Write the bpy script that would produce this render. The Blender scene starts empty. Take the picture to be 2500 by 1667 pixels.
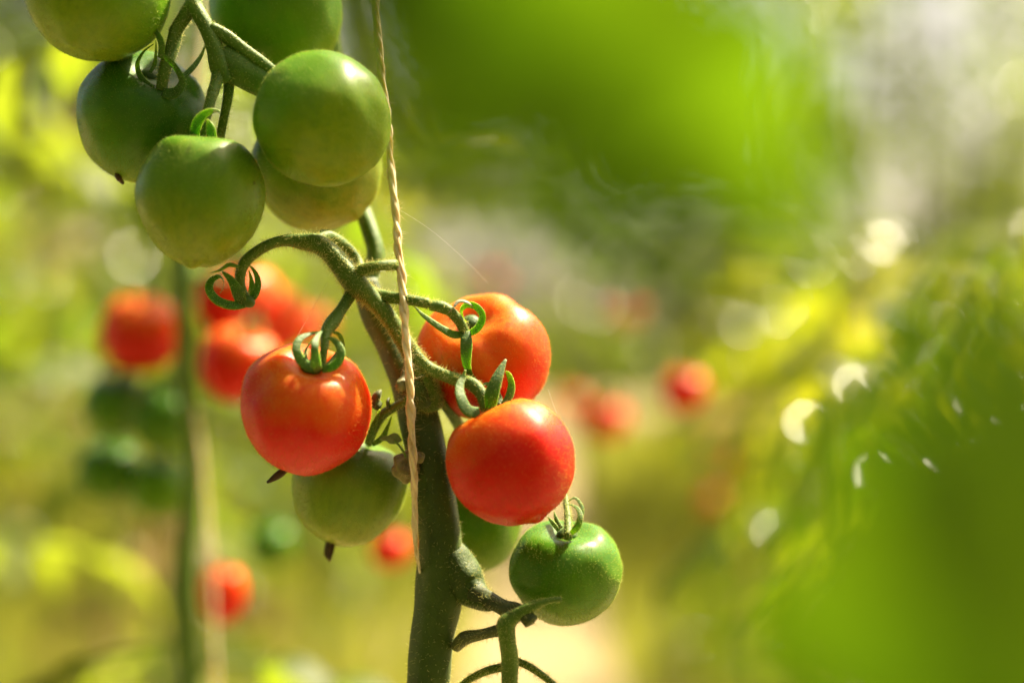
import bpy, math, random
import numpy as np
from mathutils import Vector, Matrix, Quaternion, noise

S = bpy.context.scene
COL = S.collection
R = math.radians

# ------------------------------------------------------------------ camera, sky, sun, exposure
CZ, FOCUS, LENS = 0.90, 0.72, 58.0
F = LENS / 36.0 * 2500.0
cam = bpy.data.cameras.new('camera')
cam.lens, cam.sensor_width = LENS, 36.0
cam.clip_start, cam.clip_end = 0.02, 600.0
cam.dof.use_dof = True
cam.dof.focus_distance = 0.712
cam.dof.aperture_fstop = 2.0
camo = bpy.data.objects.new('camera', cam)
camo.location = (0, 0, CZ)
camo.rotation_euler = (R(90), 0, 0)
COL.objects.link(camo)
S.camera = camo

SUN_EL, SUN_AZ = R(55), R(50)
w = bpy.data.worlds.new('World')
S.world = w
w.use_nodes = True
nt = w.node_tree
bg = nt.nodes['Background']
sky = nt.nodes.new('ShaderNodeTexSky')
sky.sky_type = 'NISHITA'
sky.sun_disc = False
sky.sun_elevation, sky.sun_rotation = SUN_EL, SUN_AZ
sky.air_density, sky.dust_density, sky.ozone_density = 0.7, 5.0, 0.3
tint = nt.nodes.new('ShaderNodeMix')            # warm white balance of the photograph
tint.data_type, tint.blend_type = 'RGBA', 'MULTIPLY'
tint.inputs[0].default_value = 1.0
tint.inputs[7].default_value = (1.0, .89, .68, 1)
nt.links.new(sky.outputs[0], tint.inputs[6])
nt.links.new(tint.outputs[2], bg.inputs[0])
bg.inputs[1].default_value = 0.07
sun = bpy.data.lights.new('sun', 'SUN')
sun.energy, sun.angle, sun.color = 5.0, R(0.5), (1.0, 0.86, 0.62)
suno = bpy.data.objects.new('sun', sun)
sdir = Vector((math.sin(SUN_AZ) * math.cos(SUN_EL), math.cos(SUN_AZ) * math.cos(SUN_EL), math.sin(SUN_EL)))
suno.rotation_euler = sdir.to_track_quat('Z', 'Y').to_euler()
suno.location = sdir * 20
COL.objects.link(suno)
S.view_settings.view_transform = 'Standard'
S.view_settings.look = 'None'
S.view_settings.gamma = 1.0
S.view_settings.exposure = 2.05
S.render.engine = 'CYCLES'
S.cycles.use_denoising = True
S.cycles.denoising_prefilter = 'ACCURATE'
S.cycles.max_bounces = 10
S.cycles.transparent_max_bounces = 8
S.cycles.sample_clamp_indirect = 8.0

# ------------------------------------------------------------------ helpers
def at(px, py, d=0.0):
    """photo pixel (of 2500 x 1667) and depth in mm behind the focal plane -> world point"""
    y = FOCUS + d / 1000.0
    return Vector(((px - 1250.0) / F * y, y, CZ - (py - 833.5) / F * y))

def zz(ox, oy, k):
    return lambda x, y, d=0.0: at(ox + x / k, oy + y / k, d)
ZA, ZB, ZC, ZD = zz(300, 0, 4.355), zz(480, 540, 3.919), zz(860, 880, 4.9), zz(980, 680, 4.355)
Z2, Z3 = zz(450, 500, 2.351), zz(900, 950, 2.1875)
PX = FOCUS / F                      # metres per photo pixel in the focal plane

def new_obj(name, verts, faces, mat, parent=None, smooth=True, inv=None):
    me = bpy.data.meshes.new(name)
    me.from_pydata([tuple(v) for v in verts], [], faces)
    if smooth:
        me.polygons.foreach_set('use_smooth', [True] * len(me.polygons))
    if mat:
        me.materials.append(mat)
    me.update()
    o = bpy.data.objects.new(name, me)
    COL.objects.link(o)
    if parent:
        o.parent = parent
        if inv is not None:
            o.matrix_parent_inverse = inv
    return o

def empty(name, M=Matrix()):
    o = bpy.data.objects.new(name, None)
    o.matrix_world = M
    o.empty_display_size = 0.01
    COL.objects.link(o)
    return o

def tag(o, label, cat, group=None, kind=None):
    o['label'] = label
    o['category'] = cat
    if group: o['group'] = group
    if kind: o['kind'] = kind
    return o

def spline(pts, k=6):
    """smooth curve through the points, tangents weighted by chord length"""
    P = np.array([np.array(p, float) for p in pts])
    if len(P) == 2: return [P[0] + (P[1] - P[0]) * t for t in np.linspace(0, 1, k + 1)]
    h = np.linalg.norm(np.diff(P[:, :3], axis=0), axis=1) + 1e-9
    d = np.diff(P, axis=0) / h[:, None]
    m = np.zeros_like(P)
    m[1:-1] = (d[:-1] * h[1:, None] + d[1:] * h[:-1, None]) / (h[:-1] + h[1:])[:, None]
    m[0], m[-1] = 1.5 * d[0] - .5 * m[1], 1.5 * d[-1] - .5 * m[-2]
    out = []
    for i in range(len(P) - 1):
        for t in np.arange(k) / k:
            a, b = t * t * (3 - 2 * t), t * (1 - t)
            out.append(P[i] * (1 - a) + P[i + 1] * a + h[i] * b * ((1 - t) * m[i] - t * m[i + 1]))
    out.append(P[-1])
    return out

def tube(pts, rad, n=10, k=6, flat=1.0, up=None, wob=0.0, seed=0, cap=True, ridge=0.0):
    """swept tube; flat<1 squeezes the section along the normal (up)"""
    vals = [tuple(p) + (r,) for p, r in zip(pts, rad)]
    sp = spline(vals, k) if k > 1 else [np.array(v) for v in vals]
    C = np.array([s[:3] for s in sp]); Rr = np.array([max(s[3], 1e-5) for s in sp])
    T = np.gradient(C, axis=0)
    T /= np.linalg.norm(T, axis=1)[:, None] + 1e-12
    u = np.array(up, float) if up is not None else (np.array([0, 0, 1.0]) if abs(T[0][2]) < 0.9 else np.array([1.0, 0, 0]))
    u = u - T[0] * u.dot(T[0]); u /= np.linalg.norm(u) + 1e-12
    V = []; ph = seed * 1.7
    for i in range(len(C)):
        u = u - T[i] * u.dot(T[i]); u /= np.linalg.norm(u) + 1e-12
        b = np.cross(T[i], u)
        for j in range(n):
            a = 2 * math.pi * j / n
            r = Rr[i]
            if ridge: r *= 1 + ridge * math.cos(5 * a + ph + .4 * math.sin(i * .11))
            if wob:
                r *= 1 + wob * noise.noise(Vector((C[i][0] * 90 + math.cos(a), C[i][1] * 90 + math.sin(a) + ph, C[i][2] * 90)))
            V.append(C[i] + u * (math.sin(a) * r * flat) + b * (math.cos(a) * r))
    Fc = []
    m = len(C)
    for i in range(m - 1):
        for j in range(n):
            a, b2 = i * n + j, i * n + (j + 1) % n
            Fc.append((a, a + n, b2 + n, b2))
    if cap:
        V.append(C[0] - T[0] * Rr[0] * .35 * flat); V.append(C[-1] + T[-1] * Rr[-1] * .35 * flat)
        c0, c1 = len(V) - 2, len(V) - 1
        for j in range(n):
            Fc.append((c0, j, (j + 1) % n))
            Fc.append((c1, (m - 1) * n + (j + 1) % n, (m - 1) * n + j))
    return V, Fc

def join(parts):
    V, Fc = [], []
    for v, f in parts:
        o = len(V)
        V.extend(v)
        Fc.extend([tuple(i + o for i in q) for q in f])
    return V, Fc

def hairs(geo, count, lmin, lmax, rad, seed=0, curl=0.5, lie=0.35, power=1.6, grav=0.3):
    """fine tapered hairs standing on a surface"""
    rng = np.random.default_rng(seed)
    V, Fc = geo
    V = np.array([tuple(v) for v in V])
    tris = []
    for q in Fc:
        tris.append((q[0], q[1], q[2]))
        if len(q) == 4: tris.append((q[0], q[2], q[3]))
    T = np.array(tris)
    A, B, C_ = V[T[:, 0]], V[T[:, 1]], V[T[:, 2]]
    N = np.cross(B - A, C_ - A)
    ar = np.linalg.norm(N, axis=1)
    N /= ar[:, None] + 1e-15
    pick = rng.choice(len(T), count, p=ar / ar.sum())
    u, v = rng.random(count), rng.random(count)
    fl = u + v > 1
    u[fl], v[fl] = 1 - u[fl], 1 - v[fl]
    P = A[pick] + (B - A)[pick] * u[:, None] + (C_ - A)[pick] * v[:, None]
    D = N[pick] + rng.normal(0, lie, (count, 3))
    D /= np.linalg.norm(D, axis=1)[:, None]
    L = lmin + (lmax - lmin) * rng.random(count) ** power
    bend = rng.normal(0, curl, (count, 3)); bend[:, 2] -= grav
    side = np.cross(D, rng.normal(0, 1, (count, 3)))
    side /= np.linalg.norm(side, axis=1)[:, None]
    s2 = np.cross(D, side)
    ring = [side, -0.5 * side + 0.866 * s2, -0.5 * side - 0.866 * s2]
    out = np.zeros((count, 7, 3))
    base = P - D * 0.0002
    mid = P + D * (L * 0.5)[:, None] + bend * (L * 0.12)[:, None]
    for i in range(3):
        out[:, i] = base + ring[i] * rad
        out[:, 3 + i] = mid + ring[i] * rad * 0.7
    out[:, 6] = P + D * (L * 0.92)[:, None] + bend * (L * 0.42)[:, None]
    fp = np.array([(0, 1, 4), (0, 4, 3), (1, 2, 5), (1, 5, 4), (2, 0, 3), (2, 3, 5), (3, 4, 6), (4, 5, 6), (5, 3, 6)])
    faces = (fp[None] + (np.arange(count) * 7)[:, None, None]).reshape(-1, 3)
    return out.reshape(-1, 3), faces

def mesh_np(name, V, Fc, mat, parent=None, inv=None, smooth=False):
    me = bpy.data.meshes.new(name)
    V = np.asarray(V, dtype=np.float32); Fc = np.asarray(Fc, dtype=np.int32)
    k = Fc.shape[1]
    me.vertices.add(len(V)); me.vertices.foreach_set('co', V.ravel())
    me.loops.add(Fc.size); me.loops.foreach_set('vertex_index', Fc.ravel())
    me.polygons.add(len(Fc))
    me.polygons.foreach_set('loop_start', np.arange(0, Fc.size, k, dtype=np.int32))
    me.polygons.foreach_set('loop_total', np.full(len(Fc), k, dtype=np.int32))
    if smooth: me.polygons.foreach_set('use_smooth', np.ones(len(Fc), dtype=bool))
    me.update(calc_edges=True)
    if mat: me.materials.append(mat)
    o = bpy.data.objects.new(name, me)
    COL.objects.link(o)
    if parent:
        o.parent = parent
        if inv is not None: o.matrix_parent_inverse = inv
    return o

# ------------------------------------------------------------------ materials
class NB:
    def __init__(s, name):
        s.m = bpy.data.materials.new(name); s.m.use_nodes = True
        s.t = s.m.node_tree; s.b = s.t.nodes['Principled BSDF']; s.out = s.t.nodes['Material Output']
    def n(s, t, **kw):
        x = s.t.nodes.new(t)
        for k, v in kw.items(): setattr(x, k, v)
        return x
    def l(s, a, b): s.t.links.new(a, b)
    def obj(s): return s.n('ShaderNodeTexCoord').outputs['Object']
    def gen(s): return s.n('ShaderNodeTexCoord').outputs['Generated']
    def map(s, v, sc):
        x = s.n('ShaderNodeMapping'); x.inputs['Scale'].default_value = sc; s.l(v, x.inputs[0]); return x.outputs[0]
    def noise(s, v, sc, det=3, rough=.55):
        x = s.n('ShaderNodeTexNoise'); s.l(v, x.inputs['Vector']); x.inputs['Scale'].default_value = sc
        x.inputs['Detail'].default_value = det; x.inputs['Roughness'].default_value = rough; return x.outputs[0]
    def ramp(s, f, stops):
        x = s.n('ShaderNodeValToRGB'); e = x.color_ramp.elements
        while len(e) < len(stops): e.new(0.5)
        for q, (p, c) in zip(e, stops): q.position = p; q.color = tuple(c) + (1,) if len(c) == 3 else c
        s.l(f, x.inputs[0]); return x.outputs[0]
    def math(s, op, a, b=None):
        x = s.n('ShaderNodeMath', operation=op)
        for i, v in enumerate((a, b)):
            if v is None: continue
            if isinstance(v, (int, float)): x.inputs[i].default_value = v
            else: s.l(v, x.inputs[i])
        return x.outputs[0]
    def mix(s, f, a, b, blend='MIX'):
        x = s.n('ShaderNodeMix', data_type='RGBA', blend_type=blend)
        for i, v in ((0, f), (6, a), (7, b)):
            if isinstance(v, (int, float)): x.inputs[i].default_value = v
            elif isinstance(v, tuple): x.inputs[i].default_value = v + (1,)
            else: s.l(v, x.inputs[i])
        return x.outputs[2]
    def bump(s, h, strength, dist):
        x = s.n('ShaderNodeBump'); x.inputs['Strength'].default_value = strength; x.inputs['Distance'].default_value = dist
        s.l(h, x.inputs['Height']); s.l(x.outputs[0], s.b.inputs['Normal']); return x.outputs[0]
    def set(s, **kw):
        for k, v in kw.items():
            i = s.b.inputs[k.replace('_', ' ')]
            if isinstance(v, (int, float)): i.default_value = v
            elif isinstance(v, tuple): i.default_value = v + ((1,) if len(v) == 3 and i.type == 'RGBA' else ())
            else: s.l(v, i)

def tomato_mat(name, shoulder, body, base, streak, patch, sss=(0.010, 0.35), rough=.3, specks=False, zr=.028, sr=(1.0, .55, .2)):
    """zr: half height; colours of the skin from the stem end to the blossom end"""
    b = NB(name)
    o = b.obj()
    sep = b.n('ShaderNodeSeparateXYZ'); b.l(o, sep.inputs[0])
    n1 = b.noise(o, 45, 4)
    z = b.math('ADD', b.math('MULTIPLY', sep.outputs[2], 0.5 / zr), b.math('MULTIPLY', b.math('SUBTRACT', n1, 0.5), 0.55))
    z = b.math('ADD', z, 0.5)
    c = b.ramp(z, [(0.08, base), (0.40, body), (0.60, body), (0.90, shoulder)])
    st = b.noise(b.map(o, (1, 1, .12)), 330, 3, .6)               # meridian streaks
    c = b.mix(b.math('MULTIPLY', b.ramp(st, [(.44, (0, 0, 0)), (.66, (1, 1, 1))]), .5), c, streak)
    pt = b.noise(o, 70, 5, .6)
    c = b.mix(b.math('MULTIPLY', b.ramp(pt, [(.5, (0, 0, 0)), (.72, (1, 1, 1))]), .4), c, patch)
    if specks:
        v = b.n('ShaderNodeTexVoronoi'); b.l(o, v.inputs['Vector']); v.inputs['Scale'].default_value = 62
        c = b.mix(b.ramp(v.outputs['Distance'], [(.035, (1, 1, 1)), (.06, (0, 0, 0))]), c, (.015, .012, .004))
        n5 = b.noise(b.map(o, (1, 1, .35)), 120, 4, .75)
        c = b.mix(b.math('MULTIPLY', b.ramp(n5, [(.62, (0, 0, 0)), (.74, (1, 1, 1))]), .5), c, (.03, .035, .012))
    fl = b.n('ShaderNodeTexVoronoi'); b.l(o, fl.inputs['Vector']); fl.inputs['Scale'].default_value = 420
    c = b.mix(b.math('MULTIPLY', b.ramp(fl.outputs['Distance'], [(.06, (1, 1, 1)), (.14, (0, 0, 0))]), .22), c, shoulder)
    fine = b.noise(o, 1500, 2, .5)
    h = b.math('ADD', b.math('MULTIPLY', n1, 1.0), b.math('MULTIPLY', fine, .12))
    b.bump(h, .25, .0006)
    b.set(Base_Color=c, Roughness=b.math('ADD', b.math('MULTIPLY', pt, .18), rough - .09), Subsurface_Weight=sss[1], Subsurface_Scale=sss[0],
          Subsurface_Radius=sr, Specular_IOR_Level=.20)
    return b.m

M_RED = tomato_mat('ripe tomato skin', (.62, .145, .004), (.50, .006, .0004), (.40, .002, .0003), (.54, .015, .001), (.54, .018, .001), sss=(.026, .8), rough=.42, sr=(1, .28, .1))  # orange shoulder: ripening colour plus sunlit glow put into the skin
M_RED_RIB = tomato_mat('ripening tomato skin', (.60, .16, .005), (.52, .020, .001), (.42, .003, .0004), (.56, .05, .002), (.56, .06, .003), sss=(.026, .8), rough=.42, sr=(1, .28, .1))
M_GREEN = tomato_mat('green tomato skin', (.055, .16, .003), (.098, .235, .004), (.17, .26, .006), (.08, .19, .004), (.15, .255, .006), sss=(.018, .7), rough=.38)
M_GREEN_DARK = tomato_mat('dark green tomato skin', (.040, .125, .005), (.074, .195, .006), (.14, .225, .008), (.052, .15, .006), (.10, .21, .007), sss=(.014, .7), rough=.34)
M_GREEN_PALE = tomato_mat('pale green tomato skin', (.05, .13, .005), (.17, .27, .018), (.25, .31, .03), (.11, .20, .01), (.24, .30, .03), sss=(.018, .7), rough=.36)
M_GREEN_SPECK = tomato_mat('speckled green tomato skin', (.045, .135, .006), (.115, .225, .007), (.20, .27, .012), (.085, .18, .006), (.16, .24, .01), sss=(.018, .7), rough=.38, specks=True)

def stem_mat(name, c1, c2, c3):
    b = NB(name)
    o = b.obj()
    n1 = b.noise(o, 60, 5, .6); n2 = b.noise(o, 900, 3, .6)
    c = b.ramp(n1, [(.3, c1), (.52, c2), (.72, c3)])
    c = b.mix(b.math('MULTIPLY', b.ramp(n2, [(.5, (0, 0, 0)), (.7, (1, 1, 1))]), .12), c, (.10, .14, .03))
    b.bump(b.math('ADD', n2, b.math('MULTIPLY', b.noise(o, 300, 3), .8)), .45, .0007)
    b.set(Base_Color=c, Roughness=.55, Subsurface_Weight=.25, Subsurface_Scale=.003, Subsurface_Radius=(.6, 1, .2), Specular_IOR_Level=.3,
          Sheen_Weight=.12, Sheen_Roughness=.4, Sheen_Tint=(.9, .95, .55))
    return b.m
M_STEM = stem_mat('tomato stem', (.024, .050, .004), (.040, .078, .006), (.068, .108, .014))
M_TRUSS = stem_mat('tomato truss stalk', (.044, .096, .006), (.072, .140, .010), (.11, .18, .020))
M_DARKSTALK = stem_mat('dark browned stalk', (.026, .036, .010), (.048, .066, .016), (.08, .095, .03))
M_SCAR = stem_mat('healed pruning scar', (.15, .13, .05), (.22, .20, .09), (.32, .29, .16))
M_SEPAL = stem_mat('sepal', (.026, .072, .006), (.046, .112, .010), (.080, .150, .020))
M_DRY = stem_mat('dried remnant', (.03, .016, .008), (.07, .04, .018), (.14, .09, .04))
M_PALE = stem_mat('withered pale sepal', (.22, .21, .15), (.32, .31, .23), (.42, .40, .32))

def simple(name, col, rough=.7, trans=None, tw=.0, **kw):
    b = NB(name)
    b.set(Base_Color=col, Roughness=rough, **kw)
    if trans:
        t = b.n('ShaderNodeBsdfTranslucent'); t.inputs[0].default_value = trans + (1,)
        mx = b.n('ShaderNodeMixShader'); mx.inputs[0].default_value = tw
        b.l(b.b.outputs[0], mx.inputs[1]); b.l(t.outputs[0], mx.inputs[2]); b.l(mx.outputs[0], b.out.inputs[0])
    return b.m
M_HAIR = simple('plant hair', (.52, .54, .20), .45, (.88, .82, .42), .65)
M_FUZZ_GREEN = simple('green fruit fuzz', (.20, .30, .06), .5, (.70, .75, .30), .7)
M_FUZZ = simple('fruit fuzz', (.45, .26, .05), .5, (.8, .55, .2), .75)

def twine_mat():
    b = NB('jute twine')
    o = b.obj()
    n1 = b.noise(b.map(o, (1, 1, .25)), 260, 4, .7); n2 = b.noise(o, 22, 2)
    c = b.ramp(n1, [(.3, (.42, .30, .14)), (.5, (.70, .60, .40)), (.7, (.80, .73, .56))])
    c = b.mix(b.math('MULTIPLY', b.ramp(n2, [(.52, (0, 0, 0)), (.72, (1, 1, 1))]), .55), c, (.34, .18, .05))
    b.bump(n1, .8, .0006)
    b.set(Base_Color=c, Roughness=.8, Sheen_Weight=.3, Sheen_Tint=(1, .9, .7), Specular_IOR_Level=.15, Subsurface_Weight=.6, Subsurface_Scale=.003, Subsurface_Radius=(1, .8, .5))
    return b.m
M_TWINE = twine_mat()
M_FIBRE = simple('twine fibre', (.66, .52, .30), .6, (.75, .60, .34), .5)

def leaf_mat(name, refl, refl2, trans, trans2, tw=.5, rough=.42, rnd=.35, sc=55, bumps=.5, spec=.45):
    b = NB(name)
    o = b.obj()
    n1 = b.noise(o, sc, 3)
    oi = b.n('ShaderNodeObjectInfo')
    f = b.math('ADD', b.math('MULTIPLY', n1, 1 - rnd), b.math('MULTIPLY', oi.outputs['Random'], rnd))
    f = b.ramp(f, [(.28, (0, 0, 0)), (.72, (1, 1, 1))])
    c = b.mix(f, refl, refl2); t = b.mix(f, trans, trans2)
    b.set(Base_Color=c, Roughness=rough, Specular_IOR_Level=spec)
    bn = b.bump(b.noise(o, sc * 5, 2), bumps, .002)
    tr = b.n('ShaderNodeBsdfTranslucent'); b.l(t, tr.inputs[0]); b.l(bn, tr.inputs[1])
    mx = b.n('ShaderNodeMixShader'); mx.inputs[0].default_value = tw
    b.l(b.b.outputs[0], mx.inputs[1]); b.l(tr.outputs[0], mx.inputs[2]); b.l(mx.outputs[0], b.out.inputs[0])
    return b.m
M_LEAF = leaf_mat('tomato leaf', (.040, .075, .006), (.080, .105, .010), (.15, .26, .005), (.45, .45, .010), tw=.6, rough=.23, rnd=.55, bumps=0, spec=.6)
M_LEAF_SOFT = leaf_mat('soft tomato leaf', (.040, .080, .006), (.075, .110, .012), (.15, .25, .008), (.30, .36, .016), tw=.55, rough=.5, rnd=.4, bumps=0, spec=.3)
M_LEAF_NEAR = leaf_mat('near tomato leaf', (.040, .085, .006), (.050, .095, .008), (.10, .23, .003), (.18, .29, .004), rnd=.3, sc=25, rough=.75, spec=.2)
M_LEAF_TREE = leaf_mat('tree leaf', (.030, .062, .004), (.060, .100, .006), (.12, .22, .005), (.30, .36, .010), tw=.5, rough=.3, bumps=0)
M_LEAF_DRY = leaf_mat('dry leaf', (.13, .085, .03), (.22, .16, .06), (.28, .18, .05), (.40, .30, .10), tw=.4)
M_GRASS = leaf_mat('grass blade', (.07, .10, .012), (.13, .15, .02), (.28, .34, .02), (.48, .46, .05), tw=.45, rnd=0, sc=3)
M_BARK = stem_mat('bark', (.05, .035, .02), (.10, .075, .045), (.16, .12, .08))
M_STEM_LIGHT = stem_mat('light green stem', (.05, .11, .006), (.08, .16, .009), (.12, .20, .02))

def ground_mat():
    b = NB('straw strewn soil')
    g = b.n('ShaderNodeNewGeometry').outputs['Position']
    n1 = b.noise(g, 1.3, 5); n2 = b.noise(g, 30, 5, .7); n3 = b.noise(b.map(g, (1, .2, 1)), 120, 2)
    c = b.ramp(n1, [(.32, (.16, .115, .045)), (.5, (.30, .235, .10)), (.7, (.42, .345, .16))])
    c = b.mix(b.math('MULTIPLY', n2, .5), c, (.10, .065, .03))
    c = b.mix(b.math('MULTIPLY', b.ramp(n3, [(.5, (0, 0, 0)), (.65, (1, 1, 1))]), .5), c, (.50, .39, .22))
    b.bump(b.math('ADD', n2, n3), .8, .02)
    b.set(Base_Color=c, Roughness=.9)
    return b.m
M_GROUND = ground_mat()

# ------------------------------------------------------------------ setting: ground
rng = random.Random(7)
gx = np.concatenate([np.linspace(-300, -12, 10), np.linspace(-10, 10, 61), np.linspace(12, 300, 10)])
gy = np.concatenate([np.linspace(-40, -4, 8), np.linspace(-3, 22, 76), np.linspace(24, 320, 14)])
gv = [(x, y, .03 * noise.noise(Vector((x * 1.2, y * .5, 0))) + .02 * noise.noise(Vector((x * 4, y * 4, 3))) if abs(x) < 11 and -4 < y < 23 else 0.0) for y in gy for x in gx]
nx = len(gx)
gf = [(j * nx + i, j * nx + i + 1, (j + 1) * nx + i + 1, (j + 1) * nx + i) for j in range(len(gy) - 1) for i in range(nx - 1)]
g = new_obj('ground', gv, gf, M_GROUND)
g['kind'] = 'structure'; g['label'] = 'tan straw strewn soil path between the tomato rows'

# ------------------------------------------------------------------ leaves
def leaflet(L, W, seg, rg, fold=.25, droop=.5, lobes=3, wave=.1):
    """one lobed leaflet along +x, midrib at y=0"""
    V, Fc = [], []
    for i in range(seg + 1):
        t = i / seg
        wd = W * .5 * (math.sin(math.pi * min(1, (t * .96 + .03)) ** .75)) ** .85
        wd *= 1 + .28 * math.sin(t * math.pi * 2 * lobes + rg.random())
        x = L * t
        z = -droop * L * t * t + .05 * L * math.sin(t * 3)
        e = fold * wd + wave * W * math.sin(t * 9 + rg.random() * 2)
        V += [(x, 0, z), (x - .08 * W, wd * .55, z + e * .75), (x + .05 * W * math.sin(i * 2.2), wd, z + e * .7),
              (x - .08 * W, -wd * .55, z + e * .75), (x + .05 * W * math.sin(i * 2.2 + 1), -wd, z + e * .7)]
    for i in range(seg):
        a, b = i * 5, i * 5 + 5
        Fc += [(a, b, b + 1, a + 1), (a + 1, b + 1, b + 2, a + 2), (a, a + 3, b + 3, b), (a + 3, a + 4, b + 4, b + 3)]
    return V, Fc

def xf(geo, M):
    return [tuple(M @ Vector(v)) for v in geo[0]], geo[1]

def compound_leaf(Ln, rg, seg=6, pairs=3, size=.075):
    """rachis along +x drooping, leaflets in pairs and one at the tip"""
    def rp(t): return Vector((Ln * t, .02 * math.sin(t * 4) * Ln, Ln * (.25 * t - .55 * t * t)))
    parts = [tube([rp(i / 4) for i in range(5)], [.0028, .0024, .002, .0015, .001], 4, 2)]
    for i in range(pairs):
        t = .34 + .5 * i / max(1, pairs - 1)
        for s in (-1, 1):
            Lf = size * (1.0 - .12 * abs(i - 1)) * rg.uniform(.8, 1.15)
            M = Matrix.Translation(rp(t)) @ Matrix.Rotation(s * R(rg.uniform(50, 75)), 4, 'Z') @ Matrix.Rotation(R(rg.uniform(0, 35)), 4, 'Y') @ Matrix.Rotation(R(rg.uniform(-30, 30)), 4, 'X')
            parts.append(xf(leaflet(Lf, Lf * .55, seg, rg), M))
        if i < pairs - 1:
            t2 = t + .12
            M = Matrix.Translation(rp(t2)) @ Matrix.Rotation(rg.choice((-1, 1)) * R(70), 4, 'Z') @ Matrix.Rotation(R(20), 4, 'Y')
            parts.append(xf(leaflet(size * .35, size * .2, 3, rg), M))
    M = Matrix.Translation(rp(.98)) @ Matrix.Rotation(R(rg.uniform(20, 50)), 4, 'Y') @ Matrix.Rotation(R(rg.uniform(-25, 25)), 4, 'X')
    parts.append(xf(leaflet(size * 1.25, size * .75, seg, rg), M))
    return join(parts)

def mesh_data(name, geo, mat):
    me = bpy.data.meshes.new(name)
    me.from_pydata([tuple(v) for v in geo[0]], [], geo[1])
    me.polygons.foreach_set('use_smooth', [True] * len(me.polygons))
    me.materials.append(mat); me.update()
    return me

rl = random.Random(11)
LEAF_GEO = [compound_leaf(rl.uniform(.20, .28), rl) for _ in range(7)]
LEAF_ME = [mesh_data('leaf', ge, M_LEAF) for ge in LEAF_GEO]
LEAF_SOFT_ME = [mesh_data('leaf', ge, M_LEAF_SOFT) for ge in LEAF_GEO]
LEAF_DRY_ME = mesh_data('leaf', compound_leaf(.18, rl, size=.06), M_LEAF_DRY)

def link(name, me, parent=None):
    o = bpy.data.objects.new(name, me); COL.objects.link(o)
    if parent: o.parent = parent
    return o

def leaf_matrix(x, y, z, az, rg, tilt=None, sc=1.0):
    tl = rg.uniform(-35, 25) if tilt is None else tilt
    return Matrix.Translation((x, y, z)) @ Matrix.Rotation(az, 4, 'Z') @ Matrix.Rotation(R(-tl), 4, 'Y') @ Matrix.Rotation(R(rg.uniform(-25, 25)), 4, 'X') @ Matrix.Scale(sc, 4)

def row_plant(x, y, h, label, rg, nleaf=16, zmin=.2, group='tomato plants in the rows behind', sc=1.0, as_stuff=False, dry=0.15):
    r = empty('tomato_plant', Matrix.Translation((x, y, 0)))
    tag(r, label, 'tomato plant', group)
    pts = [(.03 * noise.noise(Vector((x * 9, y * 9, z * 3))), .03 * noise.noise(Vector((x * 9 + 5, y * 9, z * 3))), z) for z in np.linspace(-.02, h, 8)]
    v, f = tube(pts, [.008, .008, .0075, .007, .0065, .006, .005, .003], 7, 3)
    new_obj('stem', v, f, M_STEM, r)
    az = rg.uniform(0, 6.28)
    acc = []
    for i in range(nleaf):
        z = zmin + (h - zmin) * (i + .5) / nleaf
        az += R(137) + rg.uniform(-.4, .4)
        M = leaf_matrix(0, 0, z, az, rg, sc=sc * rg.uniform(.8, 1.2))
        if as_stuff:
            acc.append(xf(rg.choice(LEAF_GEO), M))
        else:
            o = link('leaf', LEAF_DRY_ME if (rg.random() < dry and (dry == 1 or z < h * .55)) else rg.choice(LEAF_SOFT_ME if x < 0 else LEAF_ME), r)
            o.matrix_local = M
    if as_stuff:
        v, f = join(acc)
        o = new_obj('foliage', v, f, M_LEAF, r); o['kind'] = 'stuff'
    return r

# ------------------------------------------------------------------ tomatoes
def fruit_geo(rx, rz, nu=56, nv=36, lobes=5, amp=.03, dimple=.2, tip=.05, seed=0, sq=.92, taper=.05):
    V = []
    ph = seed * 2.1
    for i in range(nv + 1):
        th = math.pi * i / nv
        for j in range(nu):
            a = 2 * math.pi * j / nu
            sh = math.exp(-((th - .75) / .75) ** 2)
            rib = 1 - amp * sh * (abs(math.sin(lobes * .5 * a + ph)) < .0 and 1 or (0.5 + .5 * math.cos(lobes * a + ph)) ** 3) + amp * .35 * math.sin(2 * a + ph * 2)
            st = max(0.0, math.sin(th)) ** sq
            r = rx * st * rib * (1 + taper * math.cos(th))
            z = rz * math.cos(th) - dimple * rz * math.exp(-(th / .38) ** 2) + .0
            if tip: z -= tip * rz * math.exp(-((math.pi - th) / .12) ** 2)
            n3 = noise.noise(Vector((math.cos(a) * st * 1.3 + seed * 3, math.sin(a) * st * 1.3, math.cos(th) * 1.3)))
            k = 1 + .05 * n3 + .018 * noise.noise(Vector((math.cos(a) * st * 3 + seed, math.sin(a) * st * 3, math.cos(th) * 3)))
            V.append((r * k * math.cos(a), r * k * math.sin(a), z * k))
    Fc = []
    for i in range(nv):
        for j in range(nu):
            a, b = i * nu + j, i * nu + (j + 1) % nu
            Fc.append((a, a + nu, b + nu, b))
    return V, Fc

def axis_matrix(c, ax, spin=0.0):
    q = Vector(ax).normalized().to_track_quat('Z', 'Y')
    return Matrix.Translation(c) @ q.to_matrix().to_4x4() @ Matrix.Rotation(spin, 4, 'Z')

def sepal_geo(pts, wmax, base=.75, up=None, seed=0, n=10, flat=.14):
    k = len(pts)
    prof = [base, 1.0, .95, .8, .6, .38, .15]
    rad = [wmax * .62 * np.interp(i / (k - 1), np.linspace(0, 1, 7), prof) for i in range(k)]
    return tube(pts, rad, n, 6, flat=flat, up=up, wob=.12, seed=seed)

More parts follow.
